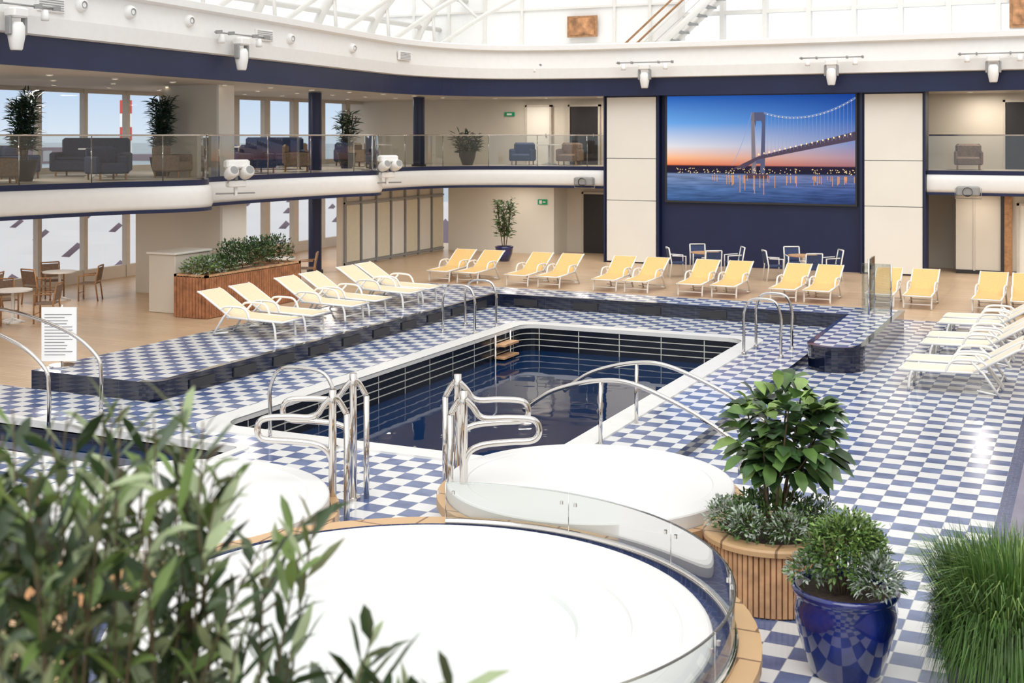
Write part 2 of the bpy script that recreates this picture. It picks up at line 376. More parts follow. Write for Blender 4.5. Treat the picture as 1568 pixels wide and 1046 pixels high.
def bx(y):
    for a,c in zip(bnd,bnd[1:]):
        if a[1]<=y<=c[1]: return a[0]+(c[0]-a[0])*(y-a[1])/(c[1]-a[1])
    return -18
bnd2=[(p.x,p.y) for p in catmull(bnd,6)]
outer=[(4.5,42.5),(-27.2,42.5),(-27.2,2)]
b=MB(); b.prism(bal+[(-14.8,39.55),(-4.6,39.55)]+balR+outer,2.52,3.13,M_ceil,M_white,M_ceil); b.obj('upper_deck_slab')
b=MB()
for P in(bal,balR):
    b.ribbon(P,[(.0,3.02),(.06,3.03),(.07,3.15),(-.05,3.15),(-.05,3.0)],M_navy)
    b.ribbon(P,[(.0,3.04),(.12,3.0),(.16,2.85),(.16,2.6),(.12,2.5),(0,2.48)],M_white,True)
    b.ribbon(P,[(.0,2.50),(.13,2.50),(.13,2.42),(-.1,2.42)],M_navy)
b.obj('trim_balcony_fascia')
b=MB()
for P in(bal,balR):
    b.ribbon(P,[(.05,3.10),(.05,4.18)],M_rail)
    b.tube([(p[0]+.05,p[1]-.03,4.2) for p in P],.022,M_steel,6)
    acc=0; 
    for i in range(1,len(P)):
        acc+=math.hypot(P[i][0]-P[i-1][0],P[i][1]-P[i-1][1])
        if acc>1.5:
            acc=0; b.tube([(P[i][0]+.02,P[i][1]-.02,3.1),(P[i][0]+.02,P[i][1]-.02,4.2)],.014,M_steel,6)
b.obj('glass_balcony_railing')
b=MB(); b.prism(bnd2+outer,5.52,6.15,M_white,M_white,M_ceil); b.obj('ceiling')
b=MB()
b.ribbon(bnd2,[(-.05,5.48),(.05,5.48),(.08,6.04),(0,6.04)],M_navy)
b.ribbon(bnd2,[(.02,6.04),(.22,6.07),(.25,6.4),(.18,6.95),(.34,7.0),(.34,7.15),(.1,7.2),(-.3,7.2)],M_white,False)
b.obj('trim_ceiling_band')
b=MB()
for z0,z1 in ((0,.35),(2.4,3.3),(5.4,6.1)): b.box(-26.3,-26.15,8,42,z0,z1,M_mull)
ys=[8.2+1.72*i for i in range(20)]
for i,y in enumerate(ys):
    w=.07 if y<29 else .16
    b.box(-26.3,-26.12,y-w,y+w,0,6.1,M_mull)
    if i<19:
        for z0,z1 in((.35,2.4),(3.3,5.4)): b.add([(-26.22,y+w,z0),(-26.22,y+1.72-w,z0),(-26.22,y+1.72-w,z1),(-26.22,y+w,z1)],[(0,1,2,3)],M_pane)
b.obj('window_wall_left')
b=MB()
b.box(-27,4.5,42,42.3,3.1,5.6,M_beige)
b.box(-21.5,-17.3,40.4,40.7,0,2.5,M_panel); b.box(-17.6,-17.3,40.7,42.3,0,2.5,M_panel)
b.box(-17.3,4.5,41.6,42,0,2.5,M_beige)
b.obj('wall_back')
b=MB()
b.box(-3.9,4.5,40.2,40.5,0,2.45,M_beige); b.box(-3.9,4.5,40.17,40.2,0,.12,M_dark)
b.box(-3.4,-3.34,40.15,40.2,.1,2.4,M_mull); b.box(-2.52,-2.3,40.12,40.2,0,2.45,M_teak); b.box(-2.62,-2.53,40.1,40.2,0,2.45,M_dark)
b.obj('wall_back_right')
for k,(x,y,z,w,m) in enumerate(((-16.6,41.5,0,1.0,M_dark),(-15.7,41.5,0,.8,M_beige),(-2.1,40.1,0,.9,M_panel),(-17.3,41.9,3.13,1.1,M_dark),(-2.6,41.9,3.13,1.2,M_dark),(-19.0,41.9,3.13,.9,M_panel))):
    b=MB(); b.box(x,x+w,y-.02,y+.09,z,z+2.1,m); b.box(x-.07,x,y-.06,y+.09,z,z+2.17,M_mull); b.box(x+w,x+w+.07,y-.06,y+.09,z,z+2.17,M_mull); b.box(x-.07,x+w+.07,y-.06,y+.09,z+2.1,z+2.17,M_mull)
    b.cyl(x+w*.85,y-.06,z+1.0,z+1.12,.02,M_steel,seg=8); b.obj('door_%d'%(k+1))
b=MB()
b.box(-21.9,-21.7,33.6,40.4,0,2.5,M_beige)
for i in range(7):
    y=33.7+i*.95
    b.box(-21.7,-21.62,y,y+.06,0,2.45,M_grey)
    b.box(-21.7,-21.66,y+.08,y+.9,.15,1.95,M_panel if i%2 else M_yel); b.box(-21.7,-21.64,y,y+.95,2.0,2.06,M_grey); b.box(-21.7,-21.64,y,y+.95,.06,.12,M_grey)
b.obj('wall_left_partition')
b=MB()
b.box(-23.3,-20.5,26,27.0,0,2.52,M_beige); b.box(-20.5,-20.42,26,27.0,0,2.52,M_panel)  # thin side skins here and above: brighter-lit face painted in lighter colour
b.box(-22.55,-20.85,26.3,26.95,3.13,5.52,M_beige); b.box(-20.85,-20.78,26.3,26.95,3.13,5.52,M_panel)
b.obj('wall_service_core')
b=MB(); b.bevbox(-20.4,-19.6,23.2,24.5,0,1.38,M_beige,.02); b.bevbox(-20.44,-19.56,23.16,24.54,1.38,1.43,M_panel,.01); b.obj('towel_station_counter')
b=MB(); b.cyl(-21.6,31.95,0,5.5,.2,M_navy,seg=24); b.cyl(-21.6,31.95,0,.1,.25,M_dark,seg=24); b.obj('navy_column')
b=MB(); b.cyl(-21.1,37.5,3.1,5.5,.2,M_navy,seg=24); b.cyl(-21.1,37.5,3.1,3.2,.25,M_dark,seg=24); b.obj('navy_column.001')
b=MB()
b.box(-12.9,-6.5,39.05,39.5,0,5.52,M_navy)
for x0,x1 in((-14.8,-12.92),(-6.48,-4.62)):
    b.box(x0,x1,38.85,39.6,0,5.52,M_navy)
    for z0,z1 in((.05,2.045),(2.065,3.425),(3.445,5.44)): b.box(x0+.1,x1-.08,38.78,38.9,z0,z1,M_panel)
for x in(-14.8,-12.95,-6.5,-4.67): b.box(x,x+.06,38.74,38.9,0,5.52,M_navy)
b.obj('wall_screen')
b=MB(); b.box(3.6,3.9,2,42,0,6.1,M_beige); b.obj('wall_right')
b=MB()
b.box(-27,-13.8,44,44.3,6.2,11.5,M_white)
for x in [-13.8+1.55*i for i in range(13)]: b.box(x-.08,x+.08,43.95,44.3,6.2,11.5,M_truss)
for z in(6.2,7.0,8.6,10.2,11.4): b.box(-13.8,5,44,44.3,z-.06 if z>6.3 else z,z+.08,M_truss)
for x in(-25,-23.4,-21.8,-20.2,-16.4,-15): b.box(x,x+.1,43.9,44,6.2,11.5,M_truss)
for z in(7.6,9.0): b.box(-27,-13.8,43.92,44,z,z+.08,M_truss)
b.box(-2.6,5,44,44.3,7,11.5,M_white)
b.box(-27,5,42.3,44,6.1,6.2,M_white)
b.obj('wall_upper_back')
b=MB()
b.box(-24.6,-24.3,4,44,6.2,7.4,M_white)
for i in range(11):
    y=8+i*3.45
    b.tube(catmull([(-24.3,y,7.0),(-23.6,y,8.6),(-21.5,y,10.3),(-17,y,11.9),(-8.6,y,12.8),(0,y,11.9),(4,y,10.4)],6),.16,M_truss,8)
    b.tube(catmull([(-24.0,y,7.1),(-22.6,y,7.9),(-20.5,y,9.0),(-17,y,10.3),(-10,y,11.6)],6),.09,M_truss,8)
    for t in((-23.2,7.55,-23.3,9.0),(-21.3,8.6,-22.4,9.6),(-19,9.6,-20.2,10.8)): b.tube([(t[0],y,t[1]),(t[2],y,t[3])],.06,M_truss,6)
for x,z in((-24.2,7.6),(-23.8,8.4),(-22.6,9.5),(-21.5,10.3),(-17,11.95),(-12.5,12.6),(-4.5,12.6),(0,12)): b.tube([(x,6,z),(x,44,z)],.1,M_truss,6)
b.obj('roof_truss')
b=MB()
b.add([p for y in (4,44) for p in ((-24.5,y,7.3),(-24.3,y,8.6),(-23.2,y,9.7),(-21.6,y,10.45))],[(0,1,5,4),(1,2,6,5),(2,3,7,6)],M_pane,True)
b.obj('roof_side_glazing')
b=MB()
for yy in(42.6,43.6):
    b.tube([(-15.4,yy,6.3),(-10.4,yy,10.6)],.13,M_truss,6); b.tube([(-15.8,yy,7.2),(-10.8,yy,11.5)],.04,M_teak,6); b.tube([(-15.6,yy,6.8),(-10.6,yy,11.1)],.02,M_truss,6)
for i in range(15):
    t=i/15; x=-15.3+5*t; z=6.45+4.3*t; b.box(x,x+.3,42.6,43.6,z-.03,z+.02,M_grey)
b.obj('staircase')
b=MB(); b.box(-18.2,-17.0,43.78,43.88,7.9,8.7,M_teak); b.box(-18.1,-17.1,43.75,43.8,7.98,8.62,M_pic); b.obj('framed_painting')
b=MB(); b.box(-2.6,-1.6,43.83,43.93,7.7,8.7,M_teak); b.box(-2.5,-1.7,43.8,43.85,7.8,8.6,M_pic); b.obj('framed_painting.001')

# ---------------------------------------------------------------- cinema screen with bridge picture
def emit(name,col,st=1):
    m=bpy.data.materials.new(name); m.use_nodes=True; nt=m.node_tree; nt.nodes.remove(nt.nodes['Principled BSDF'])
    e=nt.nodes.new('ShaderNodeEmission'); e.inputs[0].default_value=col+(1,); e.inputs[1].default_value=st
    nt.links.new(e.outputs[0],nt.nodes['Material Output'].inputs[0]); return m
m=emit('screen_sunset',(1,1,1)); nt=m.node_tree; N=nt.nodes; L=nt.links; e=[n for n in N if n.type=='EMISSION'][0]
tc=N.new('ShaderNodeTexCoord'); sp=N.new('ShaderNodeSeparateXYZ'); L.new(tc.outputs['Generated'],sp.inputs[0])
def ramp(cols):
    r=N.new('ShaderNodeValToRGB'); el=r.color_ramp.elements
    while len(el)<len(cols): el.new(.5)
    for q,(p,c) in zip(el,cols): q.position=p; q.color=c+(1,)
    L.new(sp.outputs[2],r.inputs[0]); return r
r1=ramp([(0,(.04,.09,.22)),(.12,(.09,.17,.36)),(.25,(.20,.27,.44)),(.27,(.02,.02,.04)),(.335,(.03,.02,.04)),(.345,(.85,.22,.08)),(.41,(.98,.50,.26)),(.52,(.75,.74,.78)),(.74,(.15,.38,.78)),(1,(.02,.11,.45))])
r2=ramp([(0,(.03,.05,.15)),(.12,(.06,.10,.27)),(.25,(.14,.16,.33)),(.27,(.02,.02,.04)),(.335,(.03,.02,.04)),(.345,(.36,.16,.18)),(.42,(.42,.27,.34)),(.55,(.22,.27,.50)),(.78,(.04,.13,.45)),(1,(.01,.05,.28))])
mx=N.new('ShaderNodeMixRGB'); L.new(sp.outputs[0],mx.inputs[0]); L.new(r1.outputs[0],mx.inputs[1]); L.new(r2.outputs[0],mx.inputs[2])
no=N.new('ShaderNodeTexNoise'); no.inputs['Scale'].default_value=9; mp=N.new('ShaderNodeMapping'); mp.inputs['Scale'].default_value=(1,1,9)
L.new(tc.outputs['Generated'],mp.inputs[0]); L.new(mp.outputs[0],no.inputs['Vector'])
lt=N.new('ShaderNodeMath'); lt.operation='LESS_THAN'; lt.inputs[1].default_value=.26; L.new(sp.outputs[2],lt.inputs[0])
ml=N.new('ShaderNodeMath'); ml.operation='MULTIPLY'; ml.inputs[1].default_value=.8; L.new(lt.outputs[0],ml.inputs[0])
m2=N.new('ShaderNodeMixRGB'); m2.blend_type='OVERLAY'; L.new(ml.outputs[0],m2.inputs[0]); L.new(mx.outputs[0],m2.inputs[1]); L.new(no.outputs['Fac'],m2.inputs[2]); L.new(m2.outputs[0],e.inputs[0])
SX0,SX1,SZ0,SZ1=-12.68,-6.68,2.08,5.46
scr=bpy.data.objects.new('cinema_screen',None); S.collection.objects.link(scr)
b=MB(); b.add([(SX0,38.98,SZ0),(SX1,38.98,SZ0),(SX1,38.98,SZ1),(SX0,38.98,SZ1)],[(0,1,2,3)],m); b.obj('picture',parent=scr)
b=MB(); 
for a in((SX0-.06,SX1+.06,SZ0-.06,SZ0),(SX0-.06,SX1+.06,SZ1,SZ1+.05),(SX0-.06,SX0,SZ0,SZ1),(SX1,SX1+.06,SZ0,SZ1)): b.box(a[0],a[1],38.93,39.05,a[2],a[3],M_dark)
b.obj('bezel',parent=scr)
E_t=emit('picture_tower',(.10,.11,.19)); E_t2=emit('picture_tower_lit',(.22,.19,.22)); E_d=emit('picture_deck',(.09,.065,.10)); E_l=emit('picture_light',(1,.70,.35),1.4); E_c=emit('picture_cable',(.25,.35,.58)); E_r=emit('picture_reflection',(.75,.33,.12))
W=SX1-SX0; Hh=SZ1-SZ0
b=MB(); y=38.965
def sx(t): return SX0+t*W
def sz(t): return SZ0+t*Hh
def q(pts,mm,dy=0): b.add([(sx(p[0]),y-dy,sz(p[1])) for p in pts],[tuple(range(len(pts)))],mm)
q([(.465,.27),(.49,.27),(.478,.84),(.462,.84)],E_t2); q([(.51,.27),(.535,.27),(.538,.83),(.522,.84)],E_t)
q([(.462,.76),(.538,.76),(.538,.84),(.462,.84)],E_t); q([(.47,.36),(.53,.36),(.53,.42),(.47,.42)],E_t)
q([(.485,.70),(.49,.76),(.478,.76)],E_t); q([(.515,.76),(.525,.70),(.525,.76)],E_t)
q([(.40,.345),(.50,.40),(1,.58),(1,.66),(.50,.43)],E_d,.002); q([(.36,.31),(.42,.31),(.50,.40),(.50,.42)],E_d,.002)
q([(.43,.22),(.56,.22),(.55,.27),(.44,.27)],E_d,.002)
def par(a,c,sag,n=24): return [(a[0]+(c[0]-a[0])*i/n,a[1]+(c[1]-a[1])*i/n-sag*4*(i/n)*(1-i/n)) for i in range(n+1)]
def line(pts,w,mm):
    for p,c in zip(pts,pts[1:]): q([(p[0],p[1]-w),(c[0],c[1]-w),(c[0],c[1]+w),(p[0],p[1]+w)],mm,.004)
for off in(0,.012):
    c1=par((.53,.84-off),(1,.97-off),.10); line(c1,.003,E_c); c2=par((.465,.84-off),(.36,.34),.04); line(c2,.003,E_c)
for p in c1[1::1]:
    t=(p[0]-.5)/.5; dz=.42+.2*t
    q([(p[0]-.0007,dz),(p[0]+.0007,dz),(p[0]+.0007,p[1]),(p[0]-.0007,p[1])],E_c,.003); q([(p[0]-.002,p[1]),(p[0]+.002,p[1]),(p[0]+.002,p[1]+.007),(p[0]-.002,p[1]+.007)],E_l,.006)
for i in range(18):
    t=.5+.5*i/18; dz=.43+.2*(i/18); q([(t,dz+.01),(t+.006,dz+.01),(t+.006,dz+.024),(t,dz+.024)],E_l,.006)
for i in range(130):
    t=R(); zz=.262+.05*R(); q([(t,zz),(t+.003,zz),(t+.003,zz+.008),(t,zz+.008)],E_l,.006)
    if t>.25 and i%2:
        h=U(.05,.20) if .4<t<.6 else U(.02,.10); q([(t,.25-h),(t+.003,.25-h),(t+.003,.25),(t,.25)],E_r,.005)
b.obj('bridge_picture_detail',parent=scr)

# ---------------------------------------------------------------- furniture
def lounger(sl):
    b=MB(); w=.32
    for s_ in(-w,w):
        b.tube([(s_,0,.33),(s_,1.9*.65,.36)],.022,M_frame,8)
        b.tube([(s_,1.15,.36),(s_,1.80,.76),(s_,1.90,.80)],.022,M_frame,8)
        b.tube(catmull([(s_,.14,0),(s_,.16,.2),(s_,.2,.33)],3),.022,M_frame,8)
        b.tube([(s_,1.55,0),(s_,1.30,.36),(s_,1.12,.54)],.022,M_frame,8)
        b.tube(catmull([(s_,.72,.34),(s_,.78,.48),(s_,.9,.55),(s_,1.25,.55),(s_,1.36,.48)],4),.022,M_frame,8)
        b.tube([(s_,1.2,.08),(s_,1.55,.03)],.016,M_frame,6)
    for y,z in((0,.33),(1.2,.34),(1.88,.79)): b.tube([(-w,y,z),(w,y,z)],.02,M_frame,8)
    b.tube([(-w,.15,.12),(w,.15,.12)],.015,M_frame,6); b.tube([(-w,1.5,.08),(w,1.5,.08)],.015,M_frame,6)
    pts=[(.02,.345),(.4,.335),(.8,.34),(1.17,.375),(1.5,.58),(1.84,.795)]
    vs=[];
    for yy,zz in pts:
        vs+=[(-w+.01,yy,zz+.012),(w-.01,yy,zz+.012),(-w+.01,yy,zz-.012),(w-.01,yy,zz-.012)]
    fs=[]
    for i in range(len(pts)-1):
        a=i*4; fs+=[(a,a+1,a+5,a+4),(a+2,a+6,a+7,a+3),(a,a+4,a+6,a+2),(a+1,a+3,a+7,a+5)]
    fs+=[(0,2,3,1),(20,21,23,22)]
    b.add(vs,fs,sl); return b.obj('sun_lounger',mesh_only=True)
LA=lounger(M_sling); LB=lounger(M_sling2); LC=lounger(M_sling3)
for x in(-17.0,-16.1,-14.55,-13.6,-11.96,-11.08,-9.59,-8.69,-7.17,-6.32,-4.8,-3.92,-2.36,-1.5): inst(LA,'sun_lounger',(x,31.25,0.002),U(-.03,.03))
for y in(19.15,20.1,21.5,22.4,23.8,24.65): inst(LB,'sun_lounger',(-13.45,y,LZ+.002),math.pi/2+U(-.03,.03))
for y in(21.7,22.6,24.5,25.4,27.3,28.2): inst(LC,'sun_lounger',(-2.95,y,.008),-math.pi/2+U(-.02,.02))
def chair(fr,se):
    b=MB()
    for x in(-.23,.23):
        b.tube([(x,-.22,0),(x,-.22,.64),(x,.18,.66)],.02,fr,6); b.tube([(x,.26,0),(x,.2,.45),(x,.28,.88)],.02,fr,6)
    b.tube([(-.23,.28,.88),(.23,.28,.88)],.02,fr,6); b.tube([(-.23,-.22,.2),(.23,-.22,.2)],.01,fr,6)
    b.box(-.22,.22,-.22,.2,.42,.45,se); b.add([(-.21,.21,.5),(.21,.21,.5),(.21,.28,.84),(-.21,.28,.84),(-.21,.23,.5),(.21,.23,.5),(.21,.30,.84),(-.21,.30,.84)],[(0,1,2,3),(7,6,5,4),(0,3,7,4),(1,5,6,2),(3,2,6,7),(0,4,5,1)],se)
    return b.obj('dining_chair',mesh_only=True)
def table(top):
    b=MB(); b.cyl(0,0,.71,.74,.42,top,seg=32); b.cyl(0,0,.04,.71,.035,M_frame); 
    for i in range(4):
        a=i*math.pi/2+.4; b.tube([(0,0,.1),(.28*math.cos(a),.28*math.sin(a),.02)],.02,M_frame,6)
    b.cyl(0,0,0,.04,.2,M_frame,seg=20); return b.obj('bistro_table',mesh_only=True)
CA=chair(M_frame,M_bluefab); CB=chair(M_teak,M_tanfab); TB=table(M_white); TBt=table(M_slat2)
def dset(x,y,z,ch,n=4,r=.75,a0=.5,tb=None):
    inst(tb or TB,'bistro_table',(x,y,z))
    for i in range(n):
        a=a0+i*2*math.pi/n; inst(ch,'dining_chair',(x+r*math.cos(a),y+r*math.sin(a),z),a-math.pi/2)
dset(-10.5,35.9,0,CA,4,.85,tb=TBt); dset(-7.7,36.2,0,CA,4,.85,tb=TBt)
dset(-22.0,20.6,0,CB,3); dset(-23.9,23.9,0,CB,3); dset(-23.4,30.9,0,CB,3); dset(-24.9,21.6,0,CB,3); dset(-20.9,29.2,0,CB,3)
def armchair(fab):
    b=MB(); b.bevbox(-.36,.36,-.38,.36,.15,.40,fab,.05); b.bevbox(-.38,.38,.22,.40,.2,.80,fab,.06); b.bevbox(-.42,-.32,-.36,.36,.15,.58,fab,.04); b.bevbox(.32,.42,-.36,.36,.15,.58,fab,.04)
    for x in(-.32,.32):
        for y in(-.32,.32): b.cyl(x,y,0,.16,.025,M_teak,seg=8)
    return b.obj('armchair',mesh_only=True)
def sofa(fab):
    b=MB(); b.bevbox(-.9,.9,-.42,.42,.12,.42,fab,.05); b.bevbox(-.9,.9,.25,.47,.2,1.0,fab,.06); b.bevbox(-.96,-.82,-.42,.42,.12,.62,fab,.04); b.bevbox(.82,.96,-.42,.42,.12,.62,fab,.04)
    for x in(-.42,.42): b.bevbox(x-.38,x+.38,-.38,.24,.42,.5,fab,.03)
    for x in(-.8,.8):
        for y in(-.36,.36): b.cyl(x,y,0,.14,.025,M_teak,seg=8)
    return b.obj('sofa',mesh_only=True)
AB=armchair(M_bluefab); AT=armchair(M_tanfab); SF=sofa(M_bluefab)
inst(SF,'sofa',(-23.9,25.0,3.13),.4); inst(SF,'sofa',(-23.4,32.3,3.13),.5); inst(SF,'sofa',(-24.8,18.6,3.13),.4)
for x,y,f,r_ in((-21.4,22.9,AB,1.2),(-21.2,25.0,AT,1.8),(-21.8,20.0,AT,2.6),(-23.9,22.6,AB,2),(-25.4,23.6,AT,.4),(-21.4,28.8,AB,1.2),(-21.2,30.4,AT,2.2),(-23.2,30.4,AB,2.6),(-22.6,36.3,AT,1.6),(-24.6,35.2,AT,.5),(-24.4,29.2,AB,2.4),(-22.3,18.2,AB,1.0),(-16.9,40.9,AT,.1),(-18.6,40.6,AB,.2),(-3.6,40.9,AT,.1),(-0.8,40.9,AB,.1),(-22.6,28.3,AT,.4),(-23.6,36.9,AB,.8)): inst(f,'armchair',(x,y,3.13),r_)
for x,y in((-22.6,23.8),(-22.3,29.6),(-24.0,33.9),(-17.7,40.9),(-22.6,37.4)): inst(TB,'bistro_table',(x,y,3.13))

# ---------------------------------------------------------------- stage lights, fixtures
def movinghead():
    b=MB(); b.bevbox(-.17,.17,-.14,.14,-.10,.08,M_white,.03)
    b.bevbox(-.21,-.15,-.07,.07,-.42,-.08,M_grey,.02); b.bevbox(.15,.21,-.07,.07,-.42,-.08,M_grey,.02)
    b.lathe([(.001,-.18),(.11,-.18),(.15,-.26),(.15,-.45),(.11,-.66),(.09,-.69),(.001,-.69)],M_white,(0,0,0),20)
    b.lathe([(.095,-.693),(.001,-.694)],M_dark,(0,0,0),16)
    b.tube([(-.95,-.02,.14),(.95,-.02,.14)],.02,M_grey,6)
    for x in(-.9,-.45,.45,.9): b.box(x-.02,x+.02,-.03,.14,.1,.18,M_grey)
    for x in(-.7,.7): b.lathe([(.001,.1),(.06,.1),(.08,-.05),(.07,-.1),(.001,-.1)],M_white,(x,-.03,0),12)
    return b.obj('stage_light',mesh_only=True)
MH=movinghead()
def onplane(X=None,Y=None,u=0):
    a=(u-784)/1913; kx=-.4242+.9056*a; ky=.9056+.4242*a
    return (X,X*ky/kx) if X is not None else (Y*kx/ky,Y)
def onband(u,off):
    X=-18.
    for _ in range(12):
        p=onplane(X=X+off,u=u); X=bx(p[1])
    return p
for u in(790,987,1273,1521):
    p=onplane(Y=37.85,u=u); inst(MH,'stage_light',(p[0],p[1],6.38),0)
for u in(25,370):
    p=onband(u,.48); inst(MH,'stage_light',(p[0],p[1],6.40),-math.pi/2)
b=MB()
for u,z in((125,6.72),(290,6.72),(445,6.65),(540,6.65),(200,6.72)):
    p=onband(u,.27); T=Matrix.Translation((p[0],p[1],z))@Matrix.Rotation(math.pi/2,4,'Y')
    b.lathe([(.001,.06),(.08,.08),(.12,.06),(.15,-.02),(.16,-.1)],M_white,seg=20,T=T); b.lathe([(.075,.085),(.001,.05)],M_grey,seg=16,T=T)
for u in(78,405,620):
    p=onband(u,.29); b.bevbox(p[0]-.06,p[0]+.02,p[1]-.35,p[1]+.35,6.5,6.78,M_white,.015)
    for i in range(5): b.box(p[0]+.02,p[0]+.03,p[1]-.3,p[1]+.3,6.54+.045*i,6.555+.045*i,M_grey)
b.obj('air_nozzles')
def balclight():
    b=MB(); b.bevbox(-.22,.22,-.1,.15,-.3,-.15,M_white,.02)
    for x in(-.2,.2):
        T=Matrix.Translation((x,-.15,.05))@Matrix.Rotation(1.2,4,'X')
        b.lathe([(.001,-.18),(.12,-.18),(.15,-.05),(.15,.12),(.11,.2),(.001,.2)],M_white,seg=16,T=T); b.lathe([(.10,.202),(.001,.203)],M_grey,seg=16,T=T)
        b.tube([(x,0,-.2),(x,-.12,.05)],.03,M_grey)
    b.bevbox(-.3,.3,-.15,.1,.15,.36,M_white,.04); b.tube([(0,0,-.2),(0,0,.2)],.04,M_grey)
    b.tube([(-.5,.05,-.45),(.5,.05,-.45)],.02,M_grey,6); b.box(-.03,.03,0,.1,-.5,-.2,M_white)
    return b.obj('floodlight',mesh_only=True)
FL=balclight(); inst(FL,'floodlight',(-18.75,24.4,3.25),math.pi/2-.5); inst(FL,'floodlight',(-18.95,31.8,3.25),math.pi/2-.5)
def speaker():
    b=MB(); b.bevbox(-.32,.32,-.2,.15,-.12,.16,M_grey,.04); b.lathe([(.001,-.02),(.12,-.02),(.14,.04)],M_dark,seg=16,T=Matrix.Translation((0,-.2,0))@Matrix.Rotation(math.pi/2,4,'X')); b.tube([(0,.1,0),(0,.4,0)],.03,M_grey); b.tube([(-.36,0,.1),(-.36,0,-.2),(.36,0,-.2),(.36,0,.1)],.015,M_grey,6)
    return b.obj('loudspeaker',mesh_only=True)
SPK=speaker(); inst(SPK,'loudspeaker',(-15.4,38.55,2.65)); inst(SPK,'loudspeaker',(-3.4,38.55,2.55))
b=MB()
def disc(x,y,z): b.lathe([(.001,z),(.06,z)],M_lamp,(x,y,0),12,smooth=False); b.lathe([(.06,z-.01),(.08,z-.01),(.08,z+.02)],M_white,(x,y,0),12)
for y in range(10,40,2):
    for x in(-20.6,-22.5,-24.5): disc(x,y+.3,5.50); disc(x-.2,y,2.50) if x<-20.7 else None
for i in range(12): disc(-19.5+i*2,40.2,5.5); disc(-19.5+i*2,39.9,2.5) if not -15<-19.5+i*2<-4.5 else None
b.obj('recessed_downlights')
b=MB(); b.box(-17.9,-17.55,40.36,40.4,1.75,1.93,M_green); b.box(-17.84,-17.74,40.35,40.36,1.78,1.9,M_white); b.box(-17.7,-17.6,40.35,40.36,1.82,1.86,M_white); b.obj('exit_sign')
b=MB(); b.box(-19.95,-19.55,41.93,41.97,4.9,5.05,M_green); b.box(-19.85,-19.65,41.92,41.94,4.94,5.01,M_white); b.obj('exit_sign.001')
b=MB(); sxp,syp=-15.2,15.25; b.tube([(sxp,syp,LZ),(sxp,syp,1.45)],.02,M_steel); b.cyl(sxp,syp,LZ,LZ+.03,.2,M_steel,seg=20)
T=Matrix.Translation((sxp,syp-.05,0))@Matrix.Rotation(.45,4,'Z')
b.box(-.28,.28,-.04,-.01,.55,1.42,M_white,T)
for i in range(14): b.box(-.23,.23-.15*R(),-.046,-.04,1.30-.05*i,1.31-.05*i,M_text,T)
b.obj('pool_rules_sign')
b=MB(); b.box(-4.35,-4.33,26.9,27.6,LZ+.05,1.6,M_rail); b.tube([(-4.34,26.9,LZ),(-4.34,26.9,1.6),(-4.34,27.6,1.6),(-4.34,27.6,LZ)],.02,M_steel); b.box(-4.5,-3.9,27.0,27.02,LZ+.05,1.5,M_rail); b.tube([(-3.9,27.0,LZ),(-3.9,27,1.5)],.02,M_steel); b.obj('glass_gate')

# ---------------------------------------------------------------- plants
def cloud(b,c,rad,n,L,w,ms,zmin=-.2):
    for i in range(n):
        d=rnd_dir(zmin); k=U(.55,1.0)
        p=Vector(c)+Vector((d.x*rad[0],d.y*rad[1],d.z*rad[2]))*k
        b.leaf(p,d+rnd_dir()*.8+Vector((0,0,.3)),L*U(.7,1.3),w*U(.7,1.3),random.choice(ms))
px,py=-1.78,9.93
b=MB()
b.lathe([(.001,0),(.25,0),(.27,.03),(.33,.2),(.385,.4),(.395,.52),(.385,.60),(.40,.63),(.415,.66),(.40,.69),(.37,.68),(.36,.62),(.001,.60)],M_pot,(px,py,.005),48)
b.lathe([(.355,.63),(.001,.64)],M_soil,(px,py,0),24)
for k in range(30):
    a=R()*6.28; rr=U(.05,.3); b.tube(catmull([(px+rr*.4*math.cos(a),py+rr*.4*math.sin(a),.62),(px+rr*.8*math.cos(a),py+rr*.8*math.sin(a),.85),(px+rr*math.cos(a),py+rr*math.sin(a),1.1)],3),.006,M_stem,5)
cloud(b,(px,py+.02,.90),(.34,.34,.30),2300,.055,.022,[M_leafM,M_leafD,M_leafM,M_leafL])
cloud(b,(px+.02,py,1.04),(.28,.26,.24),900,.05,.018,[M_leafL,M_leafM,M_leafL])
cloud(b,(px+.26,py-.20,.80),(.20,.18,.22),750,.06,.016,[M_leafS,M_leafS,M_leafS,M_leafM])
cloud(b,(px-.26,py-.10,.78),(.18,.18,.16),450,.05,.02,[M_leafM,M_leafS])
for k in range(14):
    a=R()*6.28; r1_=U(.1,.36); h=U(1.1,1.28)
    for j in range(14):
        t=j/14; b.leaf((px+r1_*math.cos(a)*(.7+.4*t),py+r1_*math.sin(a)*(.7+.4*t),.95+(h-.95)*t),(U(-1,1),U(-1,1),U(0,1)),.05,.018,random.choice([M_leafL,M_leafM]))
b.obj('potted_shrub')
px,py=-2.68,11.28
b=MB(); rr=.56
for i in range(72):
    a=i*2*math.pi/72; T=Matrix.Translation((px,py,0))@Matrix.Rotation(a,4,'Z'); b.box(rr-.03,rr+.012,-.018,.018,.02,.56,M_slat2,T)
b.lathe([(rr-.02,0),(rr-.02,.56)],M_slat,(px,py,0),54)
b.lathe([(rr-.12,.54),(rr-.12,.62),(rr+.05,.62),(rr+.06,.60),(rr+.06,.56),(rr-.02,.55)],M_teakL,(px,py,0),54,smooth=False)
b.lathe([(rr-.1,.57),(.001,.58)],M_soil,(px,py,0),32)
tx,ty=px+.10,py+.05
